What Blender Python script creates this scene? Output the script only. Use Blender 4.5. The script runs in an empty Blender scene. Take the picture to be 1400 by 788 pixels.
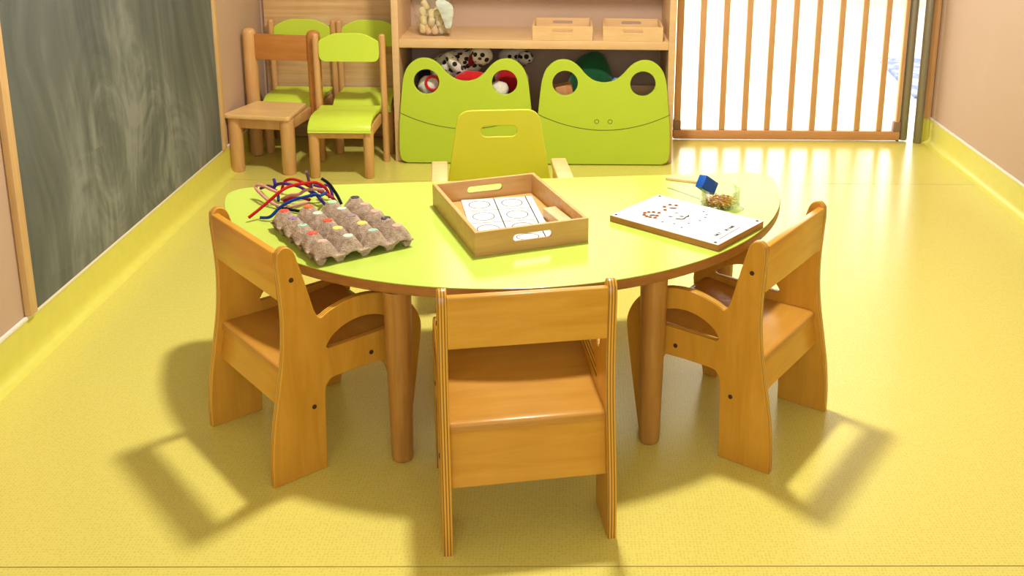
import bpy, bmesh, math, random
from mathutils import Vector, Matrix, noise as mnoise
R = math.radians
sc = bpy.context.scene
C = bpy.context.collection

# ------------------------------------------------------------------ camera
def rotm(yaw, pitch, roll):
    cy, sy, cp, sp, cr, sr = math.cos(yaw), math.sin(yaw), math.cos(pitch), math.sin(pitch), math.cos(roll), math.sin(roll)
    fw = Vector((sy*cp, cy*cp, -sp)); r = Vector((cy, -sy, 0)); u = r.cross(fw)
    r2 = r*cr + u*sr; u2 = u*cr - r*sr
    return Matrix((r2, u2, -fw)).transposed()
cam_d = bpy.data.cameras.new('camera'); cam = bpy.data.objects.new('camera', cam_d); C.objects.link(cam)
cam.matrix_world = Matrix.Translation((0, 0, 1.22)) @ rotm(.0228, .2532, .0139).to_4x4()
cam_d.sensor_width = 36; cam_d.lens = 1407.4*36/1400
cam_d.shift_x = (700-804)/1400; cam_d.shift_y = (166.3-394)/1400
cam_d.clip_start = .05
sc.camera = cam

# ------------------------------------------------------------------ light + exposure
W = bpy.data.worlds.new('daylight'); sc.world = W; W.use_nodes = True
W.node_tree.nodes['Background'].inputs[0].default_value = (.85, .93, 1, 1)
W.node_tree.nodes['Background'].inputs[1].default_value = 1.0
def area(name, loc, rot, sx, sy, power, col, shape='RECTANGLE'):
    l = bpy.data.lights.new(name, 'AREA'); l.shape = shape; l.size = sx; l.size_y = sy; l.energy = power; l.color = col
    o = bpy.data.objects.new(name, l); o.location = loc; o.rotation_euler = rot; C.objects.link(o); return o
LAMP = (-.03, 2.62, 2.36)
area('ceiling_lamp_light', (LAMP[0], LAMP[1], 2.335), (0, 0, 0), .2, .2, 54, (1, .94, .84), 'DISK')
area('rear_fill_light', (.15, -1.44, 1.55), (R(90), 0, 0), 2.3, 1.3, 31, (1, .97, .93))  # soft fill added from the camera side; no window is known there
for i, x in enumerate((-.3, 1.6, 3.5)):
    area('next_room_window_light', (x, 8.9, 1.55), (R(-90), 0, 0), 1.6, 1.7, 40, (1, .98, .94))
area('next_room_side_window_light', (-1.44, 6.3, 1.45), (R(90), 0, R(-90)), 2.6, 1.6, 160, (1, .98, .93))
vs = sc.view_settings
vs.view_transform = 'Standard'; vs.look = 'None'; vs.gamma = 1; vs.use_curve_mapping = False; vs.exposure = 0.13

# ------------------------------------------------------------------ materials
def lin(r, g, b):
    f = lambda c: c/12.92 if c <= .04045 else ((c+.055)/1.055)**2.4
    return (f(r/255), f(g/255), f(b/255), 1)
class N:
    def __init__(s, name):
        s.m = bpy.data.materials.new(name); s.m.use_nodes = True; s.t = s.m.node_tree
        s.b = s.t.nodes['Principled BSDF']; s.out = s.t.nodes['Material Output']
    def n(s, kind, **kw):
        x = s.t.nodes.new('ShaderNode'+kind)
        for k, v in kw.items():
            if k in x.inputs: x.inputs[k].default_value = v
            else: setattr(x, k, v)
        return x
    def l(s, a, b): s.t.links.new(a, b)
    def math(s, op, a, b=None, c=None):
        x = s.n('Math', operation=op)
        for i, v in enumerate((a, b, c)):
            if v is None: continue
            if hasattr(v, 'is_output'): s.l(v, x.inputs[i])
            else: x.inputs[i].default_value = v
        return x.outputs[0]
    def mix(s, fac, a, b, mode='MIX'):
        x = s.n('Mix', data_type='RGBA', blend_type=mode)
        for i, v in ((0, fac), (6, a), (7, b)):
            if hasattr(v, 'is_output'): s.l(v, x.inputs[i])
            else: x.inputs[i].default_value = v
        return x.outputs[2]
    def coords(s, scale=(1, 1, 1), out='Object'):
        tc = s.n('TexCoord'); mp = s.n('Mapping'); mp.inputs['Scale'].default_value = scale
        s.l(tc.outputs[out], mp.inputs[0]); return mp.outputs[0]
    def noise(s, co, scale, detail=3, rough=.5, dist=0):
        x = s.n('TexNoise', Scale=scale, Detail=detail, Roughness=rough, Distortion=dist); s.l(co, x.inputs['Vector']); return x.outputs[0]
    def ramp(s, f, stops):
        x = s.n('ValToRGB'); e = x.color_ramp.elements
        while len(e) < len(stops): e.new(.5)
        for el, (p, c) in zip(e, stops): el.position = p; el.color = c
        s.l(f, x.inputs[0]); return x.outputs[0]
    def bump(s, h, strength, dist=.001):
        x = s.n('Bump', Strength=strength, Distance=dist); s.l(h, x.inputs['Height']); s.l(x.outputs[0], s.b.inputs['Normal'])
    def base(s, c):
        if hasattr(c, 'is_output'): s.l(c, s.b.inputs['Base Color'])
        else: s.b.inputs['Base Color'].default_value = c
    def set(s, rough=.5, spec=.5, metal=0, coat=0, coat_r=.1):
        s.b.inputs['Roughness'].default_value = rough; s.b.inputs['Specular IOR Level'].default_value = spec
        s.b.inputs['Metallic'].default_value = metal; s.b.inputs['Coat Weight'].default_value = coat; s.b.inputs['Coat Roughness'].default_value = coat_r

def wood(name, dark, light, grain=(60, 60, 4), rough=.35, ply=None, scale=1.0, coat=.15):
    m = N(name); co = m.coords(grain)
    a = m.noise(co, scale, 4, .6, .6); b = m.noise(m.coords((7, 7, 7)), 1.2, 2)
    f = m.math('ADD', m.math('MULTIPLY', a, .7), m.math('MULTIPLY', b, .3))
    col = m.ramp(f, [(.3, dark), (.7, light)])
    if ply is not None:          # plywood: layered edge where the face normal leaves the thickness axis
        tc = m.n('TexCoord'); sn = m.n('SeparateXYZ'); m.l(tc.outputs['Normal'], sn.inputs[0]); so = m.n('SeparateXYZ'); m.l(tc.outputs['Object'], so.inputs[0])
        edge = m.math('LESS_THAN', m.math('ABSOLUTE', sn.outputs[ply]), .6)
        st = m.math('SINE', m.math('MULTIPLY', so.outputs[ply], 2*math.pi/.0052))
        lay = m.ramp(m.math('MULTIPLY_ADD', st, .5, .5), [(.15, tuple(x*.42 for x in dark[:3])+(1,)), (.5, light)])
        col = m.mix(edge, col, lay)
    m.base(col); m.set(rough, .4, coat=coat, coat_r=.25); m.bump(a, .08, .0006); return m.m
def plain(name, col, rough=.5, spec=.5, metal=0, var=.0, vscale=8, bump=0, bscale=200, coat=0, coat_r=.1):
    m = N(name); co = m.coords()
    if var:
        nz = m.noise(co, vscale, 3); m.base(m.mix(nz, tuple(c*(1-var) for c in col[:3])+(1,), tuple(min(1, c*(1+var)) for c in col[:3])+(1,)))
    else: m.base(col)
    if bump: m.bump(m.noise(co, bscale, 2), bump, .001)
    m.set(rough, spec, metal, coat, coat_r); return m.m

M = {}
# floor lino: fine embossed dot grid
def lino(name, c1, c2, rough=.24):
    m = N(name); co = m.coords((150, 150, 150)); v = m.n('TexVoronoi', Scale=1.0, Randomness=.35); m.l(co, v.inputs['Vector'])
    dots = m.ramp(v.outputs['Distance'], [(.15, (0, 0, 0, 1)), (.42, (1, 1, 1, 1))])
    big = m.noise(m.coords(), 1.3, 3)
    c = m.mix(dots, c1, c2); c = m.mix(m.math('MULTIPLY', big, .25), c, tuple(x*.85 for x in c2[:3])+(1,))
    m.base(c); m.set(rough, .5); m.bump(dots, .05, .0004)
    return m.m
M['lino'] = lino('yellow_lino', (.60, .515, .095, 1), (.70, .635, .15, 1))
M['lino_next'] = lino('cream_lino', (.78, .74, .50, 1), (.82, .79, .58, 1), .3)
M['seam'] = plain('seam_weld', (.34, .28, .05, 1), .6)
M['skirting_lino'] = plain('skirting_lino', (.70, .66, .12, 1), .35, var=.06, vscale=30)
def wallpaint(name, col):
    m = N(name); co = m.coords(); n1 = m.noise(co, 1.5, 3); n2 = m.noise(co, 260, 2)
    m.base(m.mix(n1, tuple(x*.94 for x in col[:3])+(1,), col)); m.bump(n2, .25, .0015); m.set(.6, .3); return m.m
M['wall'] = wallpaint('taupe_wall_paint', (.56, .40, .29, 1))
M['wall_white'] = wallpaint('white_wall_paint', (.85, .84, .8, 1))
M['white_trim'] = plain('white_trim', (.85, .82, .74, 1), .4)
# chalk smeared blackboard
m = N('chalkboard'); co = m.coords((1, 1, 1))
tc = m.n('TexCoord'); mp = m.n('Mapping'); m.l(tc.outputs['Object'], mp.inputs[0])
wn = m.n('TexNoise', Scale=1.1, Detail=1); m.l(mp.outputs[0], wn.inputs['Vector'])
wa = m.n('VectorMath', operation='MULTIPLY_ADD'); m.l(wn.outputs['Color'], wa.inputs[0]); wa.inputs[1].default_value = (.5, .5, .5); m.l(mp.outputs[0], wa.inputs[2])
m3 = m.n('Mapping'); m3.inputs['Scale'].default_value = (1, 11, 1.0); m3.inputs['Rotation'].default_value = (.12, 0, 0); m.l(wa.outputs[0], m3.inputs[0])
f = m.math('MULTIPLY', m.noise(m3.outputs[0], 1.5, 5, .6, .2), .55)
sp = m.n('SeparateXYZ'); m.l(wa.outputs[0], sp.inputs[0])
for k, (cy_, cz_, r0, wt) in enumerate(((.42, .52, .22, .55), (.05, .62, .25, .5), (-.15, .38, .2, .5), (.62, .38, .2, .5), (.30, .80, .18, .5))):
    dy = m.math('SUBTRACT', sp.outputs[1], cy_); dz = m.math('MULTIPLY', m.math('SUBTRACT', sp.outputs[2], cz_), .75)
    dist = m.math('SQRT', m.math('ADD', m.math('MULTIPLY', dy, dy), m.math('MULTIPLY', dz, dz))); an = m.math('ARCTAN2', dz, dy)
    cv = m.n('CombineXYZ'); m.l(m.math('MULTIPLY', dist, 26), cv.inputs[0]); m.l(m.math('MULTIPLY', an, .8), cv.inputs[1]); cv.inputs[2].default_value = k*3.7
    nz = m.noise(cv.outputs[0], 1.0, 4, .6, .2)
    mask = m.math('MAXIMUM', m.math('SUBTRACT', 1, m.math('MULTIPLY', m.math('ABSOLUTE', m.math('SUBTRACT', dist, r0*.6)), 1/(r0*.8))), 0)
    f = m.math('ADD', f, m.math('MULTIPLY', m.math('MULTIPLY', m.math('SUBTRACT', nz, .36), mask), wt))
f = m.math('ADD', f, m.math('MULTIPLY', m.noise(mp.outputs[0], 1.6, 2), .28))
m.base(m.ramp(f, [(.32, (.080, .094, .094, 1)), (.46, (.125, .140, .130, 1)), (.64, (.23, .245, .225, 1))])); m.set(.55, .35); M['slate'] = m.m
BD, BL_ = (.54, .262, .022, 1), (.70, .37, .048, 1)
M['ply_x'] = wood('birch_ply_sides', BD, BL_, (25, 40, 5), .32, ply=0)
M['ply_y'] = wood('birch_ply_boards', BD, (.70, .375, .050, 1), (5, 40, 40), .3)
M['ply_seat'] = wood('birch_ply_seat', (.46, .22, .025, 1), (.57, .29, .045, 1), (5, 40, 40), .36)
M['oak_leg'] = wood('stained_beech_leg', (.34, .155, .03, 1), (.52, .27, .06, 1), (60, 60, 5), .35)
M['rim'] = wood('table_rim_wood', (.27, .10, .02, 1), (.42, .18, .04, 1), (14, 14, 60), .4)
M['beech'] = wood('beech_chair_wood', (.58, .30, .10, 1), (.70, .42, .17, 1), (40, 40, 5), .35)
M['beech_dark'] = wood('beech_back_rail', (.46, .18, .04, 1), (.60, .26, .065, 1), (5, 60, 60), .35)
M['beech_pale'] = wood('pale_beech', (.72, .46, .18, 1), (.84, .58, .26, 1), (5, 40, 40), .35)
M['shelf'] = wood('maple_shelf', (.66, .42, .20, 1), (.76, .53, .28, 1), (4, 40, 40), .42)
M['pine'] = wood('pine_panel', (.55, .29, .09, 1), (.80, .58, .30, 1), (1.5, 20, 46), .5, scale=1.2)
M['gate_wood'] = wood('gate_beech', (.58, .31, .13, 1), (.70, .42, .20, 1), (50, 50, 4), .4)
M['gate_rail'] = wood('gate_rail_beech', (.52, .25, .09, 1), (.63, .33, .14, 1), (4, 50, 50), .4)
M['bamboo'] = wood('bamboo_tray', (.52, .29, .09, 1), (.66, .42, .16, 1), (6, 60, 60), .4, coat=.05)
M['bamboo_pale'] = wood('pale_bamboo_tray', (.68, .44, .20, 1), (.78, .55, .29, 1), (6, 60, 60), .45, coat=.05)
M['strip'] = wood('pine_strip', (.60, .36, .15, 1), (.74, .50, .25, 1), (60, 60, 4), .5)
M['oakboard'] = wood('board_edge', (.34, .14, .035, 1), (.48, .22, .06, 1), (8, 8, 40), .5)
def laminate(name, col, rough, coat=.0):
    m = N(name); nz = m.noise(m.coords((3, 3, 3)), 2, 2); m.base(m.mix(nz, tuple(x*.97 for x in col[:3])+(1,), col)); m.set(rough, .4, coat=coat); return m.m
M['table_green'] = laminate('lime_table_laminate', (.49, .64, .10, 1), .17)
M['lime'] = laminate('lime_laminate', (.62, .80, .07, 1), .35)
M['frog'] = laminate('frog_green', (.47, .63, .042, 1), .4)
M['frog_line'] = plain('groove_dark_green', (.10, .14, .01, 1), .7)
M['olive'] = laminate('yellow_green_laminate', (.59, .59, .03, 1), .3)
M['hole_dark'] = plain('dark_slot', (.3, .28, .03, 1), .6)
M['steel'] = plain('brushed_steel', (.30, .28, .22, 1), .5, metal=.55)
M['grey_plastic'] = plain('grey_brown_plastic', (.27, .17, .11, 1), .5)
M['bolt'] = plain('dark_bolt', (.07, .035, .015, 1), .45, metal=.3)
M['pulp'] = None
m = N('egg_carton_pulp'); co = m.coords(); a = m.noise(co, 90, 5, .65); b = m.noise(co, 380, 3)
m.base(m.ramp(a, [(.3, (.30, .215, .15, 1)), (.7, (.60, .48, .38, 1))])); m.bump(m.math('ADD', a, b), .9, .004); m.set(.95, .1); M['pulp'] = m.m
M['paper'] = plain('white_paper', (.72, .72, .73, 1), .7, .2)
M['ink'] = plain('black_ink', (.02, .02, .02, 1), .7)
M['ink_grey'] = plain('grey_ink', (.03, .03, .035, 1), .7)
M['copper'] = plain('copper_ring', (.42, .16, .04, 1), .4, metal=.3)
M['brass'] = plain('brass_nail', (.50, .28, .05, 1), .35, metal=.6)
M['blue'] = plain('blue_painted_wood', (.0, .085, .46, 1), .45)
def glassy(name, col, alpha, rough=.04):
    m = N(name); tr = m.n('BsdfTransparent'); tr.inputs[0].default_value = col; gl = m.n('BsdfGlossy', Roughness=rough)
    fr = m.n('LayerWeight', Blend=.35); mx = m.n('MixShader'); f = m.math('ADD', m.math('MULTIPLY', fr.outputs['Fresnel'], .45), alpha)
    m.l(f, mx.inputs[0]); m.l(tr.outputs[0], mx.inputs[1]); m.l(gl.outputs[0], mx.inputs[2]); m.l(mx.outputs[0], m.out.inputs[0]); return m.m
M['glass'] = glassy('clear_glass', (.995, 1, .99, 1), .015)
M['pane'] = glassy('window_glass', (.97, .98, .97, 1), .0)
m = N('clear_plastic_bag'); tr = m.n('BsdfTransparent'); tr.inputs[0].default_value = (.93, .93, .88, 1); mx = m.n('MixShader')
nz = m.noise(m.coords(), 25, 4, .6, 1.0); m.base((.75, .75, .68, 1)); m.set(.15, .6)
fz = m.ramp(nz, [(.45, (.05, .05, .05, 1)), (.75, (.40, .40, .40, 1))]); m.l(fz, mx.inputs[0]); m.l(tr.outputs[0], mx.inputs[1]); m.l(m.b.outputs[0], mx.inputs[2]); m.l(mx.outputs[0], m.out.inputs[0]); M['bag'] = m.m
def fuzzy(name, col):
    m = N(name); co = m.coords(); a = m.noise(co, 700, 2)
    m.base(m.mix(a, tuple(x*.6 for x in col[:3])+(1,), col)); m.bump(a, .9, .003); m.set(.9, .15); m.b.inputs['Sheen Weight'].default_value = .05; return m.m
def cloth(name, col, spots=None, thr=.20, vs=24):
    m = N(name); co = m.coords(); a = m.noise(co, 30, 4)
    c = m.mix(a, tuple(x*.7 for x in col[:3])+(1,), col)
    if spots:
        v = m.n('TexVoronoi', Scale=vs, Randomness=.9); m.l(co, v.inputs['Vector']); s = m.math('LESS_THAN', v.outputs['Distance'], thr); c = m.mix(s, c, spots)
    m.base(c); m.bump(m.noise(co, 55, 4), .4, .006); m.set(.95, .1); m.b.inputs['Sheen Weight'].default_value = .3; return m.m
m = N('blue_play_mat_print'); a = m.noise(m.coords((5, 5, 5)), 1.2, 4, .6, 1.5)
m.base(m.ramp(a, [(.35, (.03, .06, .26, 1)), (.5, (.10, .15, .40, 1)), (.65, (.30, .36, .50, 1))])); m.set(.5); M['mat'] = m.m
m = N('lamp_diffuser'); m.b.inputs['Emission Color'].default_value = (1, .95, .85, 1); m.b.inputs['Emission Strength'].default_value = 4; M['emit'] = m.m

# ------------------------------------------------------------------ helpers
def obj(name, me, mat, parent=None, loc=None, rot=None):
    if len(me.materials) == 2: me.materials[0] = mat; me.materials[1] = M['seam']
    elif not me.materials: me.materials.append(mat)
    o = bpy.data.objects.new(name, me); C.objects.link(o); o.parent = parent
    if me.materials[0] != mat: o.material_slots[0].link = 'OBJECT'; o.material_slots[0].material = mat   # a shared mesh in another colour
    if loc is not None: o.location = loc
    if rot is not None: o.rotation_euler = rot
    return o
def tag(o, label, cat, group=None):
    o['label'] = label; o['category'] = cat
    if group: o['group'] = group
    return o
def thing(name, label, cat, loc=(0, 0, 0), rz=0, group=None):
    o = bpy.data.objects.new(name, None); o.empty_display_size = .05; C.objects.link(o); o.location = loc; o.rotation_euler = (0, 0, rz)
    return tag(o, label, cat, group)
def struct(o): o['kind'] = 'structure'; return o
def lab(o, s): o['label'] = s; return o
def smooth(me, ang=35):
    for p in me.polygons: p.use_smooth = True
    me.set_sharp_from_angle(angle=R(ang)); return me
def from_bm(bm, name='mesh', ang=35):
    bmesh.ops.recalc_face_normals(bm, faces=bm.faces); me = bpy.data.meshes.new(name); bm.to_mesh(me); bm.free(); return smooth(me, ang)
def box(x0, x1, y0, y1, z0, z1, bev=0.0, seg=2):
    bm = bmesh.new(); bmesh.ops.create_cube(bm, size=1)
    for v in bm.verts: v.co = Vector(((x0+x1)/2+v.co.x*(x1-x0), (y0+y1)/2+v.co.y*(y1-y0), (z0+z1)/2+v.co.z*(z1-z0)))
    if bev: bmesh.ops.bevel(bm, geom=bm.edges[:], offset=bev, segments=seg, affect='EDGES', profile=.5)
    return from_bm(bm)
def boxes(L):
    bm = bmesh.new()
    for x0, x1, y0, y1, z0, z1 in L:
        r = bmesh.ops.create_cube(bm, size=1)
        for v in r['verts']: v.co = Vector(((x0+x1)/2+v.co.x*(x1-x0), (y0+y1)/2+v.co.y*(y1-y0), (z0+z1)/2+v.co.z*(z1-z0)))
    return from_bm(bm)
AX = {'yz': lambda u, v, w: (w, u, v), 'xz': lambda u, v, w: (u, -w, v), 'xy': lambda u, v, w: (u, v, w)}
def plate(outer, t, plane='xy', holes=(), bev=.002, at=0.0, res=1):
    """flat board cut from an outline: real thickness, cut-outs and rounded edges"""
    cu = bpy.data.curves.new('outline', 'CURVE'); cu.dimensions = '2D'; cu.fill_mode = 'BOTH'
    cu.extrude = max(t/2-bev, 1e-5); cu.bevel_depth = bev; cu.bevel_resolution = res; cu.offset = -bev
    for pts in [outer]+list(holes):
        s = cu.splines.new('POLY'); s.points.add(len(pts)-1); s.use_cyclic_u = True
        for p, q in zip(s.points, pts): p.co = (q[0], q[1], 0, 1)
    o = bpy.data.objects.new('outline', cu); me = bpy.data.meshes.new_from_object(o); bpy.data.objects.remove(o); bpy.data.curves.remove(cu)
    f = AX[plane]
    for v in me.vertices: v.co = f(v.co.x, v.co.y, v.co.z+at)
    bm = bmesh.new(); bm.from_mesh(me); bpy.data.meshes.remove(me); bmesh.ops.remove_doubles(bm, verts=bm.verts, dist=1e-6)
    me = from_bm(bm, 'plate', 40); ax = {'yz': 0, 'xz': 1, 'xy': 2}[plane]
    for pl in me.polygons:
        if abs(pl.normal[ax]) > .999: pl.use_smooth = False
    return me
def crom(P, n=6, closed=False):
    out = []; L = len(P); rng = L if closed else L-1
    for i in range(rng):
        g = lambda k: P[k % L] if closed else P[min(max(k, 0), L-1)]
        p0, p1, p2, p3 = (Vector(g(i+k)) for k in (-1, 0, 1, 2))
        for j in range(n):
            t = j/n; out.append(tuple(.5*((2*p1)+(p2-p0)*t+(2*p0-5*p1+4*p2-p3)*t*t+(3*p1-p0-3*p2+p3)*t**3)))
    if not closed: out.append(tuple(P[-1]))
    return out
def fillet(P, r, n=5):
    """round the corners of a polygon; r one radius or one for each corner"""
    out = []; L = len(P)
    for i in range(L):
        p = Vector(P[i]); a = Vector(P[i-1])-p; b = Vector(P[(i+1) % L])-p; rr = r[i] if isinstance(r, (list, tuple)) else r
        if rr <= 0: out.append(tuple(p)); continue
        th = a.angle(b); d = min(rr/math.tan(th/2), a.length*.49, b.length*.49); p1 = p+a.normalized()*d; p2 = p+b.normalized()*d
        for j in range(n+1):
            t = j/n; out.append(tuple((1-t)**2*p1+2*t*(1-t)*p+t*t*p2))
    return out
def circ(cx, cy, r, n=32, ry=None): return [(cx+r*math.cos(2*math.pi*i/n), cy+(ry or r)*math.sin(2*math.pi*i/n)) for i in range(n)]
def slot(cx, cy, w, h, n=8):
    r = h/2; P = []
    for i in range(n+1): a = -math.pi/2+math.pi*i/n; P.append((cx+w/2-r+r*math.cos(a), cy+r*math.sin(a)))
    for i in range(n+1): a = math.pi/2+math.pi*i/n; P.append((cx-w/2+r+r*math.cos(a), cy+r*math.sin(a)))
    return P
def tube(pts, r, closed=False, res=3, rad=None):
    cu = bpy.data.curves.new('tube', 'CURVE'); cu.dimensions = '3D'; cu.bevel_depth = r; cu.bevel_resolution = res; cu.use_fill_caps = True
    s = cu.splines.new('POLY'); s.points.add(len(pts)-1); s.use_cyclic_u = closed
    for i, (p, q) in enumerate(zip(s.points, pts)):
        p.co = (*q, 1)
        if rad: p.radius = rad[i]
    o = bpy.data.objects.new('tube', cu); me = bpy.data.meshes.new_from_object(o); bpy.data.objects.remove(o); bpy.data.curves.remove(cu); return smooth(me, 60)
def lathe(prof, n=24, p0=(0, 0, 0), p1=None, cap=True):
    """(radius, height) profile turned round the axis p0 to p1"""
    bm = bmesh.new(); rings = []
    for r, z in prof: rings.append([bm.verts.new((r*math.cos(2*math.pi*i/n), r*math.sin(2*math.pi*i/n), z)) for i in range(n)])
    for a, b in zip(rings, rings[1:]):
        for i in range(n): bm.faces.new((a[i], a[(i+1) % n], b[(i+1) % n], b[i]))
    if cap: bm.faces.new(rings[0][::-1]); bm.faces.new(rings[-1])
    mt = Matrix.Translation(p0)
    if p1 is not None:
        d = Vector(p1)-Vector(p0); mt = mt @ d.to_track_quat('Z', 'Y').to_matrix().to_4x4()
    bmesh.ops.transform(bm, matrix=mt, verts=bm.verts); return from_bm(bm, 'lathe', 40)
def post(p0, p1, r0, r1, dome=True, n=20):
    L = (Vector(p1)-Vector(p0)).length; prof = [(r0*.8, 0), (r0*.96, r0*.12), (r0, r0*.3)]
    if dome: prof += [(r1, L-r1*.8), (r1*.93, L-r1*.42), (r1*.7, L-r1*.13), (r1*.35, L-.0)]
    else: prof += [(r1, L-.004), (r1*.95, L)]
    return lathe(prof, n, p0, p1)
def copy_tree(o, parent=None):
    c = o.copy(); C.objects.link(c); c.parent = parent
    for ch in [x for x in bpy.data.objects if x.parent == o]: copy_tree(ch, c)
    return c

# ------------------------------------------------------------------ room shell
XL, XR, YB, YF, ZC = -1.312, 1.626, 4.42, -1.5, 2.4
def floor_sheets(x0, x1, ys, gap=.003, depth=.0012):
    bm = bmesh.new()
    def q(y0, z0, y1, z1): bm.faces.new([bm.verts.new(p) for p in ((x0, y0, z0), (x1, y0, z0), (x1, y1, z1), (x0, y1, z1))])
    for i in range(len(ys)-1):
        a = ys[i]+(gap/2 if i else 0); b = ys[i+1]-(gap/2 if i < len(ys)-2 else 0); q(a, 0, b, 0)
        if i < len(ys)-2: q(b, 0, ys[i+1], -depth); q(ys[i+1], -depth, ys[i+1]+gap/2, 0)
    bmesh.ops.remove_doubles(bm, verts=bm.verts, dist=1e-6)
    r = bmesh.ops.extrude_face_region(bm, geom=bm.faces[:])
    for v in r['geom']:
        if isinstance(v, bmesh.types.BMVert): v.co.z = -.05
    me = from_bm(bm, 'floor', 10); me.materials.append(None); me.materials.append(None)
    for pl in me.polygons:
        if pl.center.z > -.04 and abs(pl.normal.z) < .95 and pl.normal.z > .1: pl.material_index = 1
    return me
struct(obj('floor', floor_sheets(XL, XR, [YF, -.65, 1.567, 3.782, 4.58]), M['lino']))
struct(obj('floor', floor_sheets(-1.5, 5.2, [4.58, 6.6, 9.0]), M['lino_next']))
struct(obj('ceiling', box(-1.6, 5.3, YF-.1, 9.1, ZC+.15, ZC+.25), M['wall_white']))
struct(obj('ceiling', box(XL-.1, XR+.1, YF-.1, YB+.1, ZC, ZC+.1), M['wall_white']))
struct(obj('wall_left', box(XL-.12, XL, YF-.1, YB+.1, 0, ZC), M['wall']))
struct(obj('wall_right', box(XR, XR+.12, YF-.1, YB+.14, 0, ZC), M['wall']))
wf = struct(obj('wall_front', boxes([(XL, -1.05, YF-.1, YF, 0, ZC), (1.35, XR, YF-.1, YF, 0, ZC), (-1.05, 1.35, YF-.1, YF, 0, .85), (-1.05, 1.35, YF-.1, YF, 2.22, ZC)]), M['wall']))
struct(obj('window_1', boxes([(-1.05, 1.35, YF-.08, YF-.03, .85, .9), (-1.05, 1.35, YF-.08, YF-.03, 2.17, 2.22), (-1.05, -1.0, YF-.08, YF-.03, .9, 2.17), (1.3, 1.35, YF-.08, YF-.03, .9, 2.17), (.12, .17, YF-.08, YF-.03, .9, 2.17)]), M['white_trim']))  # unseen window frame, added to house the rear fill
# back wall: solid to shelf height, glazed above, doorway with the gate on the right
struct(obj('wall_back', boxes([(XL, .455, YB, YB+.12, 0, .98), (XL, -.62, YB, YB+.12, .98, ZC), (XL, XR, YB, YB+.12, 2.1, ZC), (.40, .455, YB, YB+.12, .98, 2.1), (1.602, XR, YB, YB+.12, 0, ZC)]), M['wall']))
w2 = struct(obj('window_2', boxes([(-.62, .40, YB+.03, YB+.09, .98, 1.03), (-.62, .40, YB+.03, YB+.09, 2.05, 2.1), (-.62, -.57, YB+.03, YB+.09, 1.03, 2.05), (.35, .40, YB+.03, YB+.09, 1.03, 2.05)]), M['shelf']))
obj('pane', box(-.57, .35, YB+.057, YB+.063, 1.03, 2.05), M['pane'], w2)
struct(obj('trim_1', box(1.584, 1.624, YB-.018, YB+.02, .108, 2.1, .003), M['gate_wood']))
struct(obj('trim_2', box(.440, .468, YB-.016, YB+.13, 0, 2.1, .003), M['gate_wood']))
# neighbouring room
struct(obj('wall_far', boxes([(-1.6, 5.3, 9.0, 9.1, 0, .7), (-1.6, 5.3, 9.0, 9.1, 2.4, ZC+.15), (-1.6, -1.1, 9.0, 9.1, .7, 2.4), (.5, .8, 9.0, 9.1, .7, 2.4), (2.4, 2.7, 9.0, 9.1, .7, 2.4), (4.3, 5.3, 9.0, 9.1, .7, 2.4)]), M['wall_white']))
for i, x in enumerate((-.3, 1.6, 3.5)):
    w = struct(obj('window_%d' % (i+3), boxes([(x-.8, x+.8, 9.02, 9.08, .7, .76), (x-.8, x+.8, 9.02, 9.08, 2.34, 2.4), (x-.8, x-.74, 9.02, 9.08, .76, 2.34), (x+.74, x+.8, 9.02, 9.08, .76, 2.34), (x-.03, x+.03, 9.02, 9.08, .76, 2.34)]), M['white_trim']))
    for a, b in ((x-.74, x-.03), (x+.03, x+.74)): obj('pane', box(a, b, 9.045, 9.055, .76, 2.34), M['pane'], w)
struct(obj('wall_far_left', boxes([(-1.6, -1.5, YB+.12, 4.95, 0, ZC+.15), (-1.6, -1.5, 7.65, 9.1, 0, ZC+.15), (-1.6, -1.5, 4.95, 7.65, 0, .6), (-1.6, -1.5, 4.95, 7.65, 2.3, ZC+.15)]), M['wall_white']))
struct(obj('window_6', boxes([(-1.58, -1.52, 4.95, 7.65, .6, .65), (-1.58, -1.52, 4.95, 7.65, 2.25, 2.3), (-1.58, -1.52, 4.95, 5.0, .65, 2.25), (-1.58, -1.52, 7.6, 7.65, .65, 2.25), (-1.58, -1.52, 6.27, 6.33, .65, 2.25)]), M['white_trim']))
struct(obj('wall_far_right', box(5.2, 5.3, YB+.12, 9.1, 0, ZC+.15), M['wall_white']))
struct(obj('wall_far_near', boxes([(-1.6, XL, YB+.02, YB+.12, 0, ZC+.15), (1.71, 5.3, YB+.14, YB+.24, 0, ZC+.15), (XL-.1, XR+.1, YB+.1, YB+.12, ZC, ZC+.15)]), M['wall_white']))
# coved lino skirting with white capping
prof = [(0, 0), (.034, 0), (.022, .002), (.014, .007), (.008, .016), (.006, .03), (.006, .104), (0, .104)]
def skirt(side, y0, y1):
    sgn = 1 if side == 'left' else -1; xw = XL if side == 'left' else XR
    me = plate([(xw+sgn*d, z) for d, z in prof], y1-y0, 'xz', bev=.0001, at=-(y0+y1)/2, res=0)
    struct(obj('baseboard_'+side, me, M['skirting_lino']))
    struct(obj('trim_3' if side == 'left' else 'trim_4', box(min(xw, xw+sgn*.008), max(xw, xw+sgn*.008), y0, y1, .104, .1145, .002), M['white_trim']))
skirt('left', YF, YB); skirt('right', YF, YB-.001)
struct(obj('baseboard_back', box(1.586, XR, YB-.012, YB-.0005, 0, .108, .002), M['skirting_lino']))

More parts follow.
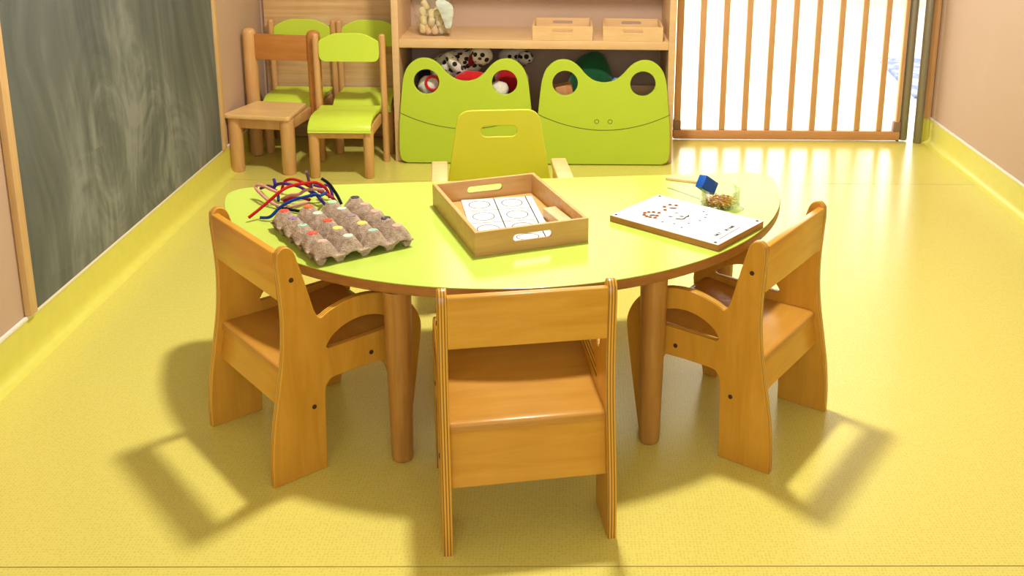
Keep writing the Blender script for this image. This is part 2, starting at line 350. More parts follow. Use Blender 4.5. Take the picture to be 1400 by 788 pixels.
# ------------------------------------------------------------------ ceiling lamp (out of frame; casts the table's shadow)
t = thing('ceiling_lamp', 'round white ceiling lamp above the half-round table', 'lamp', LAMP)
obj('lamp_body', lathe([(.14, .04), (.15, .03), (.15, 0), (.12, -.01), (.12, .0)], 32), M['white_trim'], t)
obj('diffuser', lathe([(.115, -.004), (.115, .004)], 32), M['emit'], t)

# ------------------------------------------------------------------ blackboard on the left wall
t = thing('blackboard', 'large dark chalk-smeared blackboard on the taupe wall', 'blackboard', (XL+.0006, 3.07, 0))
bb = box(0, .008, -.705, .72, .115, 1.6)
obj('writing_surface', bb, M['slate'], t)
for y in (-.722, .735): obj('edge_strip', box(0, .017, y-.016, y+.016, .1145, 1.6, .002), M['strip'], t)
obj('top_strip', box(0, .017, -.738, .751, 1.6, 1.632, .002), M['pine'], t)

# ------------------------------------------------------------------ half-round table
TA = R(6.9); TZ = .405
t = thing('half_round_table', 'half-round toddler table with lime green top and wooden legs', 'table', (-.147, 2.544, 0), TA)
Rr = .694
arc = [(Rr*math.cos(a), Rr*math.sin(a)) for a in [math.pi+math.pi*i/72 for i in range(73)]]
# rounded back corners
def half_disc(Rr, rc, n=72):
    # corner circle tangent to the back edge (y=0) and inside the big circle
    cy = -rc; cxx = math.sqrt((Rr-rc)**2-rc**2); th = math.atan2(cy, cxx)
    P = [(cxx+rc*math.cos(a), cy+rc*math.sin(a)) for a in [math.pi/2-(math.pi/2-th)*i/8 for i in range(9)]]
    P += [(Rr*math.cos(a), Rr*math.sin(a)) for a in [th-(math.pi+2*th)*i/n for i in range(1, n)]]
    P += [(-x, y) for x, y in reversed(P[:9])]
    return P
ol = half_disc(Rr, .06)
obj('rim', plate(ol, .021, 'xy', bev=.0015, at=TZ-.0125), M['rim'], t)
obj('tabletop', plate(half_disc(Rr-.0005, .06), .0022, 'xy', bev=.0008, at=TZ-.0011), M['table_green'], t)
def to_table(x, y):
    v = Matrix.Rotation(-TA, 2) @ Vector((x+.147, y-2.544)); return v.x, v.y
for wx, wy in ((-.332, 1.9035), (.186, 1.972)):
    lx, ly = to_table(wx, wy)
    obj('leg', lathe([(.017, 0), (.0205, .003), (.022, .010), (.0285, .381)], 28, (lx, ly, 0)), M['oak_leg'], t)
for lx in (-.56, .56):
    obj('leg', lathe([(.017, 0), (.0205, .003), (.022, .010), (.0285, .381)], 28, (lx, -.09, 0)), M['oak_leg'], t)
obj('apron', box(-.53, .53, -.105, -.085, .32, .382, .002), M['oak_leg'], t)

# ------------------------------------------------------------------ toddler armchairs
CW = .316; PT = .017
back = [(0, 0), (.001, .052), (.008, .12), (.021, .192), (.034, .268), (.0395, .345), (.037, .42), (.034, .468)]
top = [(.036, .484), (.047, .494), (.060, .4925), (.0705, .481), (.079, .452), (.089, .415), (.105, .352)]
arm = [(.111, .337), (.120, .3325), (.142, .3425), (.19, .353), (.245, .349), (.295, .329), (.330, .296), (.348, .255), (.346, .215)]
front = [(.338, .16), (.324, .07), (.312, 0)]
inner = [(.276, 0), (.275, .10), (.271, .15), (.257, .188), (.238, .196), (.145, .196), (.128, .188), (.1205, .17), (.118, .09), (.1155, 0)]
side = crom(back, 4)[:-1]+crom(top, 3)+crom(arm, 4)+crom(front, 3)+[inner[0]]+crom(inner[1:-1], 3)+[inner[-1]]
moon = [(.127, .2665), (.140, .284), (.165, .299), (.20, .307), (.235, .3035), (.268, .290), (.292, .272), (.296, .2655), (.288, .2625), (.132, .2605)]
moon = crom(moon[:8], 4)+moon[8:]
def toddler_chair(label, loc, ang, ab):
    t = thing('toddler_armchair', label, 'chair', loc, ang, 'birch plywood toddler armchairs at the table')
    for s in (-1, 1):
        sp = obj('side_panel', plate(side, PT, 'yz', [moon], .0022, at=0), M['ply_x'], t, (s*(CW/2-PT/2), 0, 0))
        for y, z in ((.061, .427), (.226, .222), (.0935, .146)):
            obj('bolt', lathe([(.0048, 0), (.0048, .0012), (.003, .0016)], 14, (s*PT/2, y, z), (s*(PT/2+.01), y, z)), M['bolt'], sp)
    w = CW-2*PT
    obj('backrest', plate(fillet([(.0375, .385), (.053, .387), (.0505, .484), (.0345, .484)], .003, 3), w, 'yz', bev=.0008, at=0), M['ply_y'], t)
    prof = crom([(.039, .2340), (.048, .2390), (.09, .2390), (.16, .2390), (.24, .2465), (.30, .2535), (.318, .2510)], 4)
    prof = prof+[(y, z-.012) for y, z in reversed(prof)]
    obj('seat', plate(prof, w, 'yz', bev=.0008), M['ply_seat'], t)
    obj('rear_apron', plate([(.0435-(.24-ab)*.17, ab), (.0575-(.24-ab)*.17, ab), (.0575, .2255), (.0435, .2255)], w, 'yz', bev=.0008), M['ply_y'], t)
    obj('front_rail', box(-w/2, w/2, .217, .232, .196, .2315, .001), M['ply_y'], t)
    return t
def chair_at(label, bx, by, ang, near, ab):     # (bx,by) rear foot corner of the panel on side "near"
    a = ang-math.pi/2; c = Vector((bx, by))-Matrix.Rotation(a, 2) @ Vector((near*CW/2, 0)); return toddler_chair(label, (c.x, c.y, 0), a, ab)
chair_at('birch plywood toddler armchair beside the egg carton, on the blackboard side of the table', -.567, 1.796, R(41), 1, .160)
chair_at('birch plywood toddler armchair beside the nailing board, on the gate side of the table', .420, 1.846, R(144.5), -1, .165)
chair_at('birch plywood toddler armchair between the other two, facing the tray', -.211, 1.593, R(99.5), -1, .122)

# ------------------------------------------------------------------ green-backed armchair behind the table
t = thing('green_backed_armchair', 'toddler armchair with yellow-green slotted backrest behind the table', 'chair', (-.189, 2.86, 0), TA)
bo = fillet([(-.163, .20), (-.158, .24), (-.116, .505), (.116, .505), (.158, .24), (.163, .20)], [0, 0, .045, .045, 0, 0], 8)
br = obj('backrest', plate(bo, .014, 'xz', [slot(0, .443, .105, .032)], .002), M['olive'], t); br.rotation_euler = (R(-4), 0, 0)
for s in (-1, 1):
    obj('armrest', box(s*.172-.0225, s*.172+.0225, -.25, .015, .338, .360, .004), M['beech_pale'], t)
    obj('leg', box(s*.172-.017, s*.172+.017, -.235, -.195, 0, .338, .003), M['beech_pale'], t)
    obj('leg', box(s*.172-.017, s*.172+.017, -.03, .01, 0, .338, .003), M['beech_pale'], t)
    obj('side_rail', box(s*.172-.012, s*.172+.012, -.195, -.03, .19, .225, .002), M['beech_pale'], t)
obj('seat', box(-.16, .16, -.24, .0, .225, .24, .004), M['olive'], t)

# ------------------------------------------------------------------ nursery chairs in the corner
def seat_wave(w, d, z, drop=.042):
    top_ = crom([(0, z), (-.06, z-.003), (-d*.45, z+.001), (-d*.72, z-.001), (-d*.88, z-.012), (-d*.97, z-.028), (-d, z-drop)], 4)
    p = top_+[(y+(.0 if i else .004), zz-.012) for i, (y, zz) in enumerate(reversed(top_))]
    return p
def green_chair(label, loc, rz, sp=.262):
    t = thing('green_nursery_chair', label, 'chair', loc, rz, 'lime green nursery chairs in the corner')
    h = sp/2
    for s in (-1, 1):
        obj('back_post', post((s*h, .022, 0), (s*h, .008, .527), .0135, .0125), M['beech'], t)
        obj('leg', lathe([(.015, 0), (.0185, .006), (.0205, .19)], 18, (s*(h-.027), -.205, 0)), M['beech'], t)
        obj('side_rail', box(s*(h-.02)-.009, s*(h-.02)+.009, -.21, .0, .165, .205, .002), M['beech'], t)
    obj('front_rail', box(-h+.02, h-.02, -.218, -.198, .160, .186, .002), M['beech'], t)
    w = sp-.024
    obj('seat', plate(seat_wave(w, .235, .238), w, 'yz', bev=.001), M['lime'], t)
    bk = fillet([(-w/2, .415), (w/2, .415), (w/2, .498), (w*.25, .530), (-w*.25, .530), (-w/2, .498)], [.03, .03, .02, .12, .12, .02], 6)
    obj('backrest', plate(bk, .012, 'xz', bev=.002, at=-.006), M['lime'], t)
    return t
green_chair('lime green nursery chair in front, beside the wooden chair and the frog shelf', (-.858, 4.022, 0), R(0))
green_chair('lime green nursery chair against the pine panel, behind the plain wooden chair', (-1.125, 4.360, 0), R(0))
green_chair('lime green nursery chair against the pine panel, behind the front green chair', (-.8365, 4.358, 0), R(0))
t = thing('wooden_nursery_chair', 'plain beech nursery chair with thick round legs next to the blackboard', 'chair', (-1.147, 4.073, 0), R(-9))
for s in (-1, 1):
    obj('back_post', post((s*.135, .03, 0), (s*.135, .03, .53), .0275, .0265), M['beech_dark'] if s > 0 else M['beech'], t)  # darker wood on the right post paints in the shade there
    obj('leg', lathe([(.024, 0), (.0265, .005), (.028, .22)], 22, (s*.106, -.197, 0)), M['beech'], t)
    obj('side_rail', box(s*.108-.01, s*.108+.01, -.19, .02, .175, .218, .002), M['beech'], t)
obj('front_rail', box(-.10, .10, -.207, -.187, .178, .218, .002), M['beech'], t)
obj('seat', plate(fillet([(-.142, -.232), (.132, -.232), (.105, .005), (-.108, .005)], .02, 5), .017, 'xy', bev=.004, at=.2285), M['beech_pale'], t)
obj('backrest', box(-.117, .117, .02, .038, .405, .508, .003), M['beech_dark'], t)
tag(obj('pine_panel', box(-1.292, -.70, YB-.022, YB-.002, .004, .92, .002), M['pine']), 'pale pine wall panel behind the nursery chairs in the corner', 'panel')

# ------------------------------------------------------------------ shelf unit
t = thing('shelf_unit', 'low maple shelf unit holding wooden trays over two frog bins', 'shelf', (0, 4.04, 0))
X0, X1 = -.690, .437
obj('side_panel', box(X0, X0+.027, 0, .36, 0, .93, .002), M['shelf'], t)
obj('side_panel', box(X1-.027, X1, 0, .36, 0, .93, .002), M['shelf'], t)
obj('shelf_board', box(X0+.027, X1-.027, .004, .345, .470, .504, .002), M['shelf'], t)
obj('top_board', box(X0, X1, 0, .36, .93, .957, .002), M['shelf'], t)
obj('back_panel', box(X0+.027, X1-.027, .345, .356, .02, .93), M['wall'], t)

# shelf trays
def tray(name, w, d, h, th, zb, mat, slot_w, slot_h, slot_z, low=None):
    """open box with a slot handle in both ends; front at y=0"""
    parts = []
    parts.append(('bottom_panel', box(-w/2+th*.5, w/2-th*.5, th*.5, d-th*.5, 0, zb)))
    e = lambda y: plate([(-w/2, 0), (w/2, 0), (w/2, h), (-w/2, h)], th, 'xz', [slot(0, slot_z, slot_w, slot_h)], .001, at=-y)
    parts.append(('end_panel', e(th/2))); parts.append(('end_panel', e(d-th/2)))
    for s in (-1, 1): parts.append(('side_panel', box(s*(w/2-th/2)-th/2, s*(w/2-th/2)+th/2, th, d-th, 0, h, .001)))
    return parts
for lb, x, rz in (('small pale wooden tray on the shelf, nearer the plastic bag', -.014, 0), ('small pale wooden tray on the shelf, beside the shelf\'s gate end', .266, R(-1.5))):
    t = thing('shelf_tray', lb, 'tray', (x, 4.047, .5043), rz, 'small wooden trays on the shelf')
    for nm, me in tray('t', .240, .225, .058, .009, .006, 0, .082, .013, .040): obj(nm, me, M['bamboo_pale'], t)

# ------------------------------------------------------------------ frog bins
half = [(.238, 0), (.262, .012), (.270, .045), (.270, .09), (.268, .15), (.262, .22), (.254, .30), (.246, .352), (.230, .393), (.200, .422), (.165, .432), (.130, .425), (.100, .403), (.075, .374), (.048, .352), (.022, .342), (0, .3395)]
hs = crom(half, 3)
frog_outline = hs+[(-x, z) for x, z in reversed(hs[:-1])]
def frog_bin(label, x, y, mouth_mat):
    t = thing('frog_bin', label, 'toy bin', (x, y, 0), 0, 'frog-faced toy bins under the shelf')
    holes = [circ(s*.155, .336, .0505, 40) for s in (-1, 1)]
    f = obj('frog_front', plate(frog_outline, .016, 'xz', holes, .002, at=-.008), M['frog'], t, (0, 0, .004))
    mouth = [(-.267+.534*i/30, 0, .144+.066*((-.267+.534*i/30)/.267)**2) for i in range(31)]
    obj('mouth_groove', tube([(a, -.0002, c) for a, b, c in mouth], .0014, res=1), M['frog_line'], f)
    for s in (-1, 1): obj('nostril_groove', tube([(s*.027+.0085*math.cos(a), -.0002, .180+.0085*math.sin(a)) for a in [2*math.pi*i/20 for i in range(20)]], .0012, True, 1), M['frog_line'], f)
    obj('bottom_panel', box(-.235, .235, .018, .30, .03, .042), M['shelf'], t)
    for s in (-1, 1): obj('side_panel', box(s*.235-.006, s*.235+.006, .018, .30, .03, .27, .001), M['shelf'], t)
    obj('rear_panel', box(-.229, .229, .290, .30, .042, .27, .001), M['shelf'], t)
    for sx in (-1, 1):
        for yy in (.05, .27): obj('caster', lathe([(.012, -.01), (.015, -.007), (.015, .007), (.012, .01)], 16, (sx*.2, yy, .015), (sx*.2+.1, yy, .015)), M['grey_plastic'], t)
    return t
frog_bin('green frog-faced bin heaped with plush toys, on the corner side under the shelf', -.398, 4.010, 0)
frog_bin('green frog-faced bin with a dark green toy, on the gate side under the shelf', .153, 4.004, 0)

# ------------------------------------------------------------------ gate and posts
GY = YB-.004
t = thing('safety_gate', 'wooden baby gate with upright bars closing the doorway', 'gate', (1.0, GY, 0))
X = lambda x: x-1.0
obj('bottom_rail', box(X(.478), X(1.492), -.016, .016, .004, .046, .006), M['gate_rail'], t)
obj('top_rail', box(X(.478), X(1.492), -.016, .016, .93, .972, .006), M['gate_rail'], t)
obj('stile', box(X(.481), X(.510), -.014, .014, .046, .93, .005), M['gate_wood'], t)
obj('stile', box(X(1.470), X(1.487), -.014, .014, .046, .93, .003), M['gate_wood'], t)
bar = box(-.0135, .0135, -.008, .008, .046, .93, .005)
for i in range(9): obj('bar', bar, M['gate_wood'], t, (X(.5945+i*.1006), 0, 0))
for x in (.4955, 1.4765): obj('corner_sleeve', box(X(x)-.0165, X(x)+.0165, -.0165, .0165, .044, .090, .004), M['grey_plastic'], t)
obj('steel_pole', lathe([(.017, 0), (.0185, .002), (.0185, .99), (.017, .992)], 24, (X(1.510), 0, .006)), M['steel'], t)
obj('hinge_pin', lathe([(.007, 0), (.007, .03)], 12, (X(1.486), 0, 0)), M['bolt'], t)
tag(obj('steel_post', lathe([(.017, 0), (.0185, .002), (.0185, 1.05), (.017, 1.052)], 24, (1.566, GY-.03, 0)), M['steel']), 'brushed steel latch post standing between gate and door frame', 'post')
tag(obj('play_mat', plate(fillet([(1.950, 6.30), (1.838, 5.24), (2.85, 5.13), (2.96, 6.19)], .03), .022, 'xy', bev=.004, at=.0115), M['mat']), 'blue patterned play mat on the floor beyond the gate', 'mat')

# ------------------------------------------------------------------ wooden tray on the table with cards and block
TR = R(21.6)
t = thing('wooden_tray', 'bamboo tray with slot handles holding cards, in the middle of the table', 'tray', (-.0665, 2.0585, TZ), TR)
TW, TD, TH = .256, .352, .054
for nm, me in tray('t', TW, TD, TH, .009, .006, 0, .088, .0165, .030): obj(nm, me, M['bamboo'], t)
def on_tray(x, y): v = Matrix.Rotation(TR, 2) @ Vector((x, y)); return (-.0665+v.x, 2.0585+v.y)
# card: corner top-left and axes measured on the tray floor
O = Vector((-.253, 2.372)); e1 = Vector((.077, .0105)).normalized(); dn = Vector((e1.y, -e1.x))   # across, down (to the viewer)
ca = math.atan2(e1.y, e1.x)
cw, chh, rowh = .172, .300, .0835
# keep the card inside the tray: its rotation differs slightly from the tray's
dn = Vector((.205, -1)).normalized(); e1 = Vector((-dn.y, dn.x)); ca = math.atan2(e1.y, e1.x)
ctr = O+e1*cw/2+dn*.1665; 
t = thing('drawing_card', 'white printed card with rows of ovals lying in the tray', 'card', (ctr.x, ctr.y, TZ+.0075), ca)
chh = .293
obj('card_sheet', plate([(-cw/2, -chh/2), (cw/2, -chh/2), (cw/2, chh/2), (-cw/2, chh/2)], .0012, 'xy', bev=.0003, at=.0006), M['paper'], t)
zt = .00135
def flat(P, holes=()): return plate(P, .0003, 'xy', holes, .0001, at=zt, res=0)
for x in (-.008, .0695): obj('printed_line', flat([(x-.0013, -chh/2), (x+.0013, -chh/2), (x+.0013, chh/2), (x-.0013, chh/2)]), M['ink'], t)
for k in range(3):
    y = chh/2-.0835*(k+1)+.004*0
    obj('printed_line', flat([(-cw/2, y-.0008), (.0695, y-.0008), (.0695, y+.0008), (-cw/2, y+.0008)]), M['ink_grey'], t)
for k in range(4):
    for x in (-.047, .031):
        y = chh/2-.0835*(k+.5); y = max(y, -chh/2+.024)
        if k == 3: y = -chh/2+.0215
        obj('printed_oval', flat(circ(x, y, .0255, 36, .0275 if k < 3 else .019), [circ(x, y, .0236, 36, .0252 if k < 3 else .0168)]), M['ink_grey'] if k else M['ink'], t)
bx, by = -.0115, 2.190
t = tag(obj('wooden_block', box(-.0155, .0155, -.060, .060, 0, .024, .0015), M['bamboo_pale'], None, (bx, by, TZ+.0062), (0, 0, R(24))), 'small flat wooden block in the tray beside the printed card', 'block')

# ------------------------------------------------------------------ egg carton
EA = R(34.6); p = .0555
t = thing('egg_carton', 'grey pulp egg carton turned upside down with painted bump tops', 'egg carton', (-.4885, 2.122, TZ), EA)
nx, ny = 4, 5; hx, hy = 1.5*p+.0245, 2*p+.0265
rim_h, peak, low = .017, .0455, .003
def egg_h(x, y):
    h = rim_h; best = 0
    for i in range(nx):
        for j in range(ny):
            d = math.hypot(x-(i-1.5)*p, y-(j-2)*p)
            if d < p*.75: best = max(best, min(1, max(0, (p*.535-d)/(p*.535-.0105))))
    for i in range(nx):
        dr = abs(x-(i-1.5)*p)
        if abs(y) < 2*p: best = max(best, .13*max(0, 1-dr/(p*.40)))
    inside = min(hx-abs(x), hy-abs(y)) > .006
    # pockets where four bumps meet
    pk = 0
    for i in range(nx-1):
        for j in range(ny-1):
            d = math.hypot(x-(i-1)*p, y-(j-1.5)*p)
            pk = max(pk, min(1, max(0, 1-d/(p*.33))))
    z = rim_h+(peak-rim_h)*(best**.9)
    if inside: z -= (rim_h-low)*pk
    return z
random.seed(4)
bm = bmesh.new(); GX, GY_ = 74, 92; vg = []
for a in range(GX+1):
    row = []
    for b in range(GY_+1):
        x = -hx+2*hx*a/GX; y = -hy+2*hy*b/GY_; z = egg_h(x, y)+random.uniform(-.0004, .0004)+.0016*mnoise.noise((x*170, y*170, .5))+.0012*mnoise.noise((x*330, y*330, 2.5))
        row.append(bm.verts.new((x+random.uniform(-.0003, .0003), y+random.uniform(-.0003, .0003), z)))
    vg.append(row)
for a in range(GX):
    for b in range(GY_): bm.faces.new((vg[a][b], vg[a+1][b], vg[a+1][b+1], vg[a][b+1]))
bmesh.ops.recalc_face_normals(bm, faces=bm.faces)
r = bmesh.ops.extrude_face_region(bm, geom=bm.faces[:])
for v in r['geom']:
    if isinstance(v, bmesh.types.BMVert): v.co.z -= .0032
obj('shell', from_bm(bm, 'egg', 70), M['pulp'], t)
# feet hanging from the rim between the bumps
def foot(x, y, ax, w):
    bm = bmesh.new(); z1 = rim_h-.002; ring = []
    for k, (s, z, dpt) in enumerate(((1.0, z1, .010), (.5, .0, .007))):
        c = [(-w*s, -dpt), (w*s, -dpt), (w*s, dpt), (-w*s, dpt)]
        ring.append([bm.verts.new((x+(u if ax == 0 else v), y+(v if ax == 0 else u), z)) for u, v in c])
    for i in range(4): bm.faces.new((ring[0][i], ring[0][(i+1) % 4], ring[1][(i+1) % 4], ring[1][i]))
    bm.faces.new(ring[0]); bm.faces.new(ring[1][::-1]); bmesh.ops.bevel(bm, geom=bm.edges[:], offset=.0015, segments=1, affect='EDGES')
    return from_bm(bm, 'foot')
for i in range(3):
    for s in (-1, 1): obj('foot', foot((i-1)*p, s*(hy-.012), 0, .014), M['pulp'], t)
for j in range(4):
    for s in (-1, 1): obj('foot', foot(s*(hx-.012), (j-1.5)*p, 1, .014), M['pulp'], t)
for sx in (-1, 1):
    for sy in (-1, 1): obj('foot', foot(sx*(hx-.0125), sy*(hy-.012), 0, .011), M['pulp'], t)
paint = {'red': (.62, .07, .035), 'orange': (.72, .13, .03), 'purple': (.25, .15, .28), 'teal': (.28, .52, .42), 'yellow': (.80, .58, .12), 'white': (.66, .68, .60), 'green': (.38, .58, .32), 'black': (.05, .05, .055), 'pink': (.60, .36, .28), 'mint': (.48, .60, .50), 'grey': (.24, .19, .19)}
PM = {k: plain('paint_'+k, v+(1,), .7, .3, var=.15, vscale=90) for k, v in paint.items()}
cols = [['red', 'purple', 'teal', 'red', 'pink'], ['orange', 'white', 'red', 'yellow', 'mint'], ['green', 'mint', 'grey', 'yellow', 'teal'], ['black', 'pink', 'pink', 'black', 'pink']]
for i in range(4):
    for j in range(5):
        k = cols[i][j]; x, y = (i-1.5)*p, (2-j)*p
        pr = [(.0108+random.uniform(-.0008, .001), -.0014), (.0102, .0006), (.007, .0010)]
        lab(obj('paint_spot', lathe(pr, 16, (x, y, peak-.0002)), PM[k], t), k+' paint spot')

# ------------------------------------------------------------------ pipe cleaners
PIPES = [
 ('red pipe cleaner, the longest one, reaching over the edge of the heap', (.66, .012, .012), [(-0.715,2.216,.415),(-0.694,2.234,.430),(-0.671,2.254,.448),(-0.656,2.267,.46),(-0.641,2.29,.465),(-0.622,2.31,.465),(-0.607,2.334,.46),(-0.595,2.353,.455),(-0.579,2.358,.445),(-0.572,2.37,.43),(-0.567,2.37,.411)]),
 ('short red pipe cleaner arched at the far side of the heap', (.66, .015, .015), [(-0.696,2.425,.412),(-0.69,2.422,.43),(-0.68,2.418,.44),(-0.662,2.409,.445),(-0.64,2.392,.445),(-0.624,2.381,.44),(-0.614,2.392,.43)]),
 ('dark red pipe cleaner lying low in the heap', (.42, .01, .015), [(-0.671,2.34,.411),(-0.654,2.345,.418),(-0.633,2.343,.42),(-0.609,2.352,.412)]),
 ('purple pipe cleaner with a wavy end in the heap', (.13, .03, .28), [(-0.752,2.439,.411),(-0.722,2.401,.43),(-0.701,2.374,.435),(-0.695,2.383,.44),(-0.673,2.361,.45),(-0.652,2.35,.45),(-0.638,2.367,.44),(-0.623,2.369,.43)]),
 ('indigo pipe cleaner with one end standing up', (.05, .03, .38), [(-0.7,2.377,.455),(-0.695,2.367,.445),(-0.702,2.378,.43),(-0.69,2.366,.425),(-0.683,2.345,.411)]),
 ('mauve pipe cleaner end sticking up from the heap', (.24, .13, .22), [(-0.608,2.327,.49),(-0.609,2.343,.47),(-0.608,2.346,.46),(-0.608,2.363,.445),(-.612,2.375,.412)]),
 ('pink pipe cleaner bent into a wide loop', (.85, .42, .36), [(-0.673,2.345,.43),(-0.692,2.337,.44),(-0.724,2.37,.44),(-0.739,2.379,.44),(-0.745,2.38,.435),(-0.741,2.372,.43),(-0.715,2.337,.425),(-0.687,2.314,.415),(-0.651,2.293,.412),(-0.626,2.296,.418),(-0.604,2.311,.42)]),
 ('pink pipe cleaner crossing the middle of the heap', (.80, .34, .32), [(-0.678,2.355,.411),(-0.651,2.332,.43),(-0.628,2.326,.435),(-0.617,2.339,.44),(-0.598,2.348,.44),(-0.575,2.355,.435)]),
 ('blue pipe cleaner with its tip bent up beside the carton', (.01, .06, .38), [(-0.692,2.228,.411),(-0.669,2.222,.415),(-0.652,2.234,.43),(-0.633,2.238,.443),(-0.616,2.251,.448),(-0.6,2.258,.45),(-0.574,2.264,.455),(-0.569,2.285,.445),(-0.568,2.338,.435)]),
 ('violet blue pipe cleaner curved down behind the carton', (.06, .03, .40), [(-0.613,2.363,.43),(-0.595,2.347,.43),(-0.585,2.334,.425),(-0.575,2.322,.42),(-0.563,2.315,.411)]),
 ('navy pipe cleaner leaning up at the far end of the heap', (.008, .008, .03), [(-0.576,2.338,.47),(-0.561,2.345,.455),(-0.549,2.34,.44),(-0.541,2.341,.425),(-0.53,2.327,.411)]),
 ('black pipe cleaner lying flat beside the carton corner', (.006, .008, .02), [(-0.677,2.308,.411),(-0.647,2.288,.411),(-0.617,2.274,.411)]),
 ('violet pipe cleaner hooked over at the end of the heap', (.16, .06, .40), [(-0.613,2.409,.43),(-0.592,2.398,.43),(-0.573,2.38,.44),(-0.564,2.376,.43),(-0.56,2.37,.411)]),
 ('crimson pipe cleaner straight and low behind the carton', (.58, .03, .10), [(-0.595,2.379,.425),(-0.572,2.357,.425),(-0.554,2.344,.42),(-0.541,2.332,.411)])]
for lb, c, P in PIPES:
    tag(obj('pipe_cleaner', tube(crom(P, 6), .0037, res=2), fuzzy('chenille_'+lb.split()[0], c+(1,))), lb, 'pipe cleaner', 'pipe cleaners heaped on the table')

# ------------------------------------------------------------------ nailing board, jar, hammer
BA = math.atan2(2.049-2.234, .327-.104)
t = thing('nailing_board', 'wooden board with a white dotted picture sheet pinned on top', 'board', (.104, 2.234, TZ), BA)
bw, bd, bh = .290, .196, .0145
obj('board', box(0, bw, 0, bd, 0, bh, .0008), M['oakboard'], t)
sh = obj('paper_sheet', box(.0005, bw-.0005, .0005, bd-.0005, bh, bh+.0008), M['paper'], t)
zt = bh+.00095
for x, y in ((.0096, .011), (.0098, .1868), (.2789, .1865), (.2776, .0096)): obj('pin', lathe([(.0035, 0), (.0032, .0012), (.001, .002)], 12, (x, y, zt-.0002)), M['bolt'], t)
for i, (x, y) in enumerate([(.0532,.063),(.0575,.073),(.0661,.0804),(.0789,.0841),(.0602,.051),(.0703,.0469),(.0797,.0473),(.0904,.0515),(.0861,.0656),(.064,.128),(.0777,.1104),(.0657,.1484),(.0789,.1544)]):
    obj('ring_nail', tube([(x+.0034*math.cos(a), y+.0034*math.sin(a), zt+.0008) for a in [2*math.pi*k/14 for k in range(14)]], .0013, True, 1), M['copper'], t)
def dab(x, y, a, b, rot=0, mat='ink_grey', nm='printed_mark'):
    P = [(x+u*math.cos(rot)-v*math.sin(rot), y+u*math.sin(rot)+v*math.cos(rot)) for u, v in circ(0, 0, a, 12, b)]
    return obj(nm, flat(P), M[mat], t)
for x, y, a, b, rr in [(.0759,.063,.008,.0048,.7),(.0841,.1345,.010,.0048,.7),(.1082,.113,.005,.0026,.6),(.1119,.0827,.0055,.003,.6),(.131,.1002,.0055,.0032,.6)]: dab(x, y, a, b, rr, 'ink')
for x, y in [(.1185,.0406),(.1451,.0486),(.1677,.0729),(.1781,.1032),(.1509,.1619),(.1689,.1471),(.1761,.1302),(.1712,.0395)]: dab(x, y, .0029, .0029)
obj('printed_line', tube([(x, y, zt) for x, y in crom([(.1296,.0786),(.137,.080),(.1432,.0842),(.1440,.092),(.1413,.1010),(.143,.110),(.139,.1157)], 4)], .0015, res=1), M['ink'], t)
obj('printed_line', flat([(.2722, .0324), (.2737, .0324), (.2703, .1261), (.2688, .1261)]), M['ink_grey'], t)
# two short handwritten words above the line (too small to read): pen strokes only
def word(x0, y0, y1, seed):
    rnd = random.Random(seed); y = y0; k = 0
    while y < y1:
        h = .0075; w = .004
        P = [[(0, 0), (-h, 0), (-h, w), (0, w*.9)], [(0, 0), (-h, w*.4), (0, w)], [(-h, 0), (0, 0), (0, w)], [(-h, 0), (-h, w), (-h, w*.5), (0, w*.5)]][rnd.randrange(4)]
        obj('printed_stroke', tube([(x0+a, y+b, zt) for a, b in P], .0008, res=0), M['ink'], t); y += .0062; k += 1
word(.2590, .0434, .0625, 3); word(.2590, .0870, .1190, 8)

JX, JY = .3745, 2.343
t = thing('glass_jar', 'small round glass jar of brass nails beside the nailing board', 'jar', (JX, JY, TZ))
obj('jar_wall', lathe([(.0445, .0035), (.0465, .006), (.0465, .046), (.0455, .047), (.0445, .046), (.0445, .007), (.042, .006), (.0, .006)], 40, cap=False), M['glass'], t)
obj('glass_base', lathe([(.0, 0), (.050, 0), (.0525, .0015), (.0515, .003), (.0, .0035)], 40, (.004, -.006, 0), cap=False), M['glass'], t)
nail = lathe([(.0005, -.008), (.0012, -.006), (.0012, .006), (.0034, .0065), (.0034, .0076), (.001, .0085)], 7)
random.seed(11)
for k in range(150):
    a = random.uniform(0, 2*math.pi); rr = .0345*math.sqrt(random.random())
    o = obj('brass_nail', nail, M['brass'], None, (JX+rr*math.cos(a), JY+rr*math.sin(a), TZ+.0105+random.uniform(0, .013)*(1-.3*rr/.0345)), (math.pi/2+random.uniform(-.4, .4), 0, a+random.choice((0, math.pi))*0+random.uniform(2.2, 4.0)+math.pi/2))
    tag(o, 'tiny brass nail in the small glass jar on the table', 'nail', 'brass nails in the glass jar')
hp0, hp1 = Vector((.258, 2.487, .4285)), Vector((.331, 2.393, .4485))
hd = (hp1-hp0).normalized(); d1 = Vector((.038, .012, -.025)); d1 = (d1-hd*d1.dot(hd)).normalized(); d2 = hd; d3 = d1.cross(d2)
t = thing('toy_hammer', 'toy hammer with blue head resting on the glass jar', 'hammer', hp0)
obj('handle', post((0, 0, 0), hp1-hp0+hd*.012, .0052, .0052), M['bamboo_pale'], t)
hm = fillet([(-.0235, -.0165), (.0235, -.0165), (.0235, .0165), (-.0235, .0165)], .003, 2)
hb = obj('head', plate(hm, .026, 'xy', bev=.002), M['blue'], t)
hb.matrix_local = Matrix.Translation(hp1-hp0+hd*.012+d1*.012+Vector((0, 0, .001))) @ Matrix((d1, -d3, d2)).transposed().to_4x4()

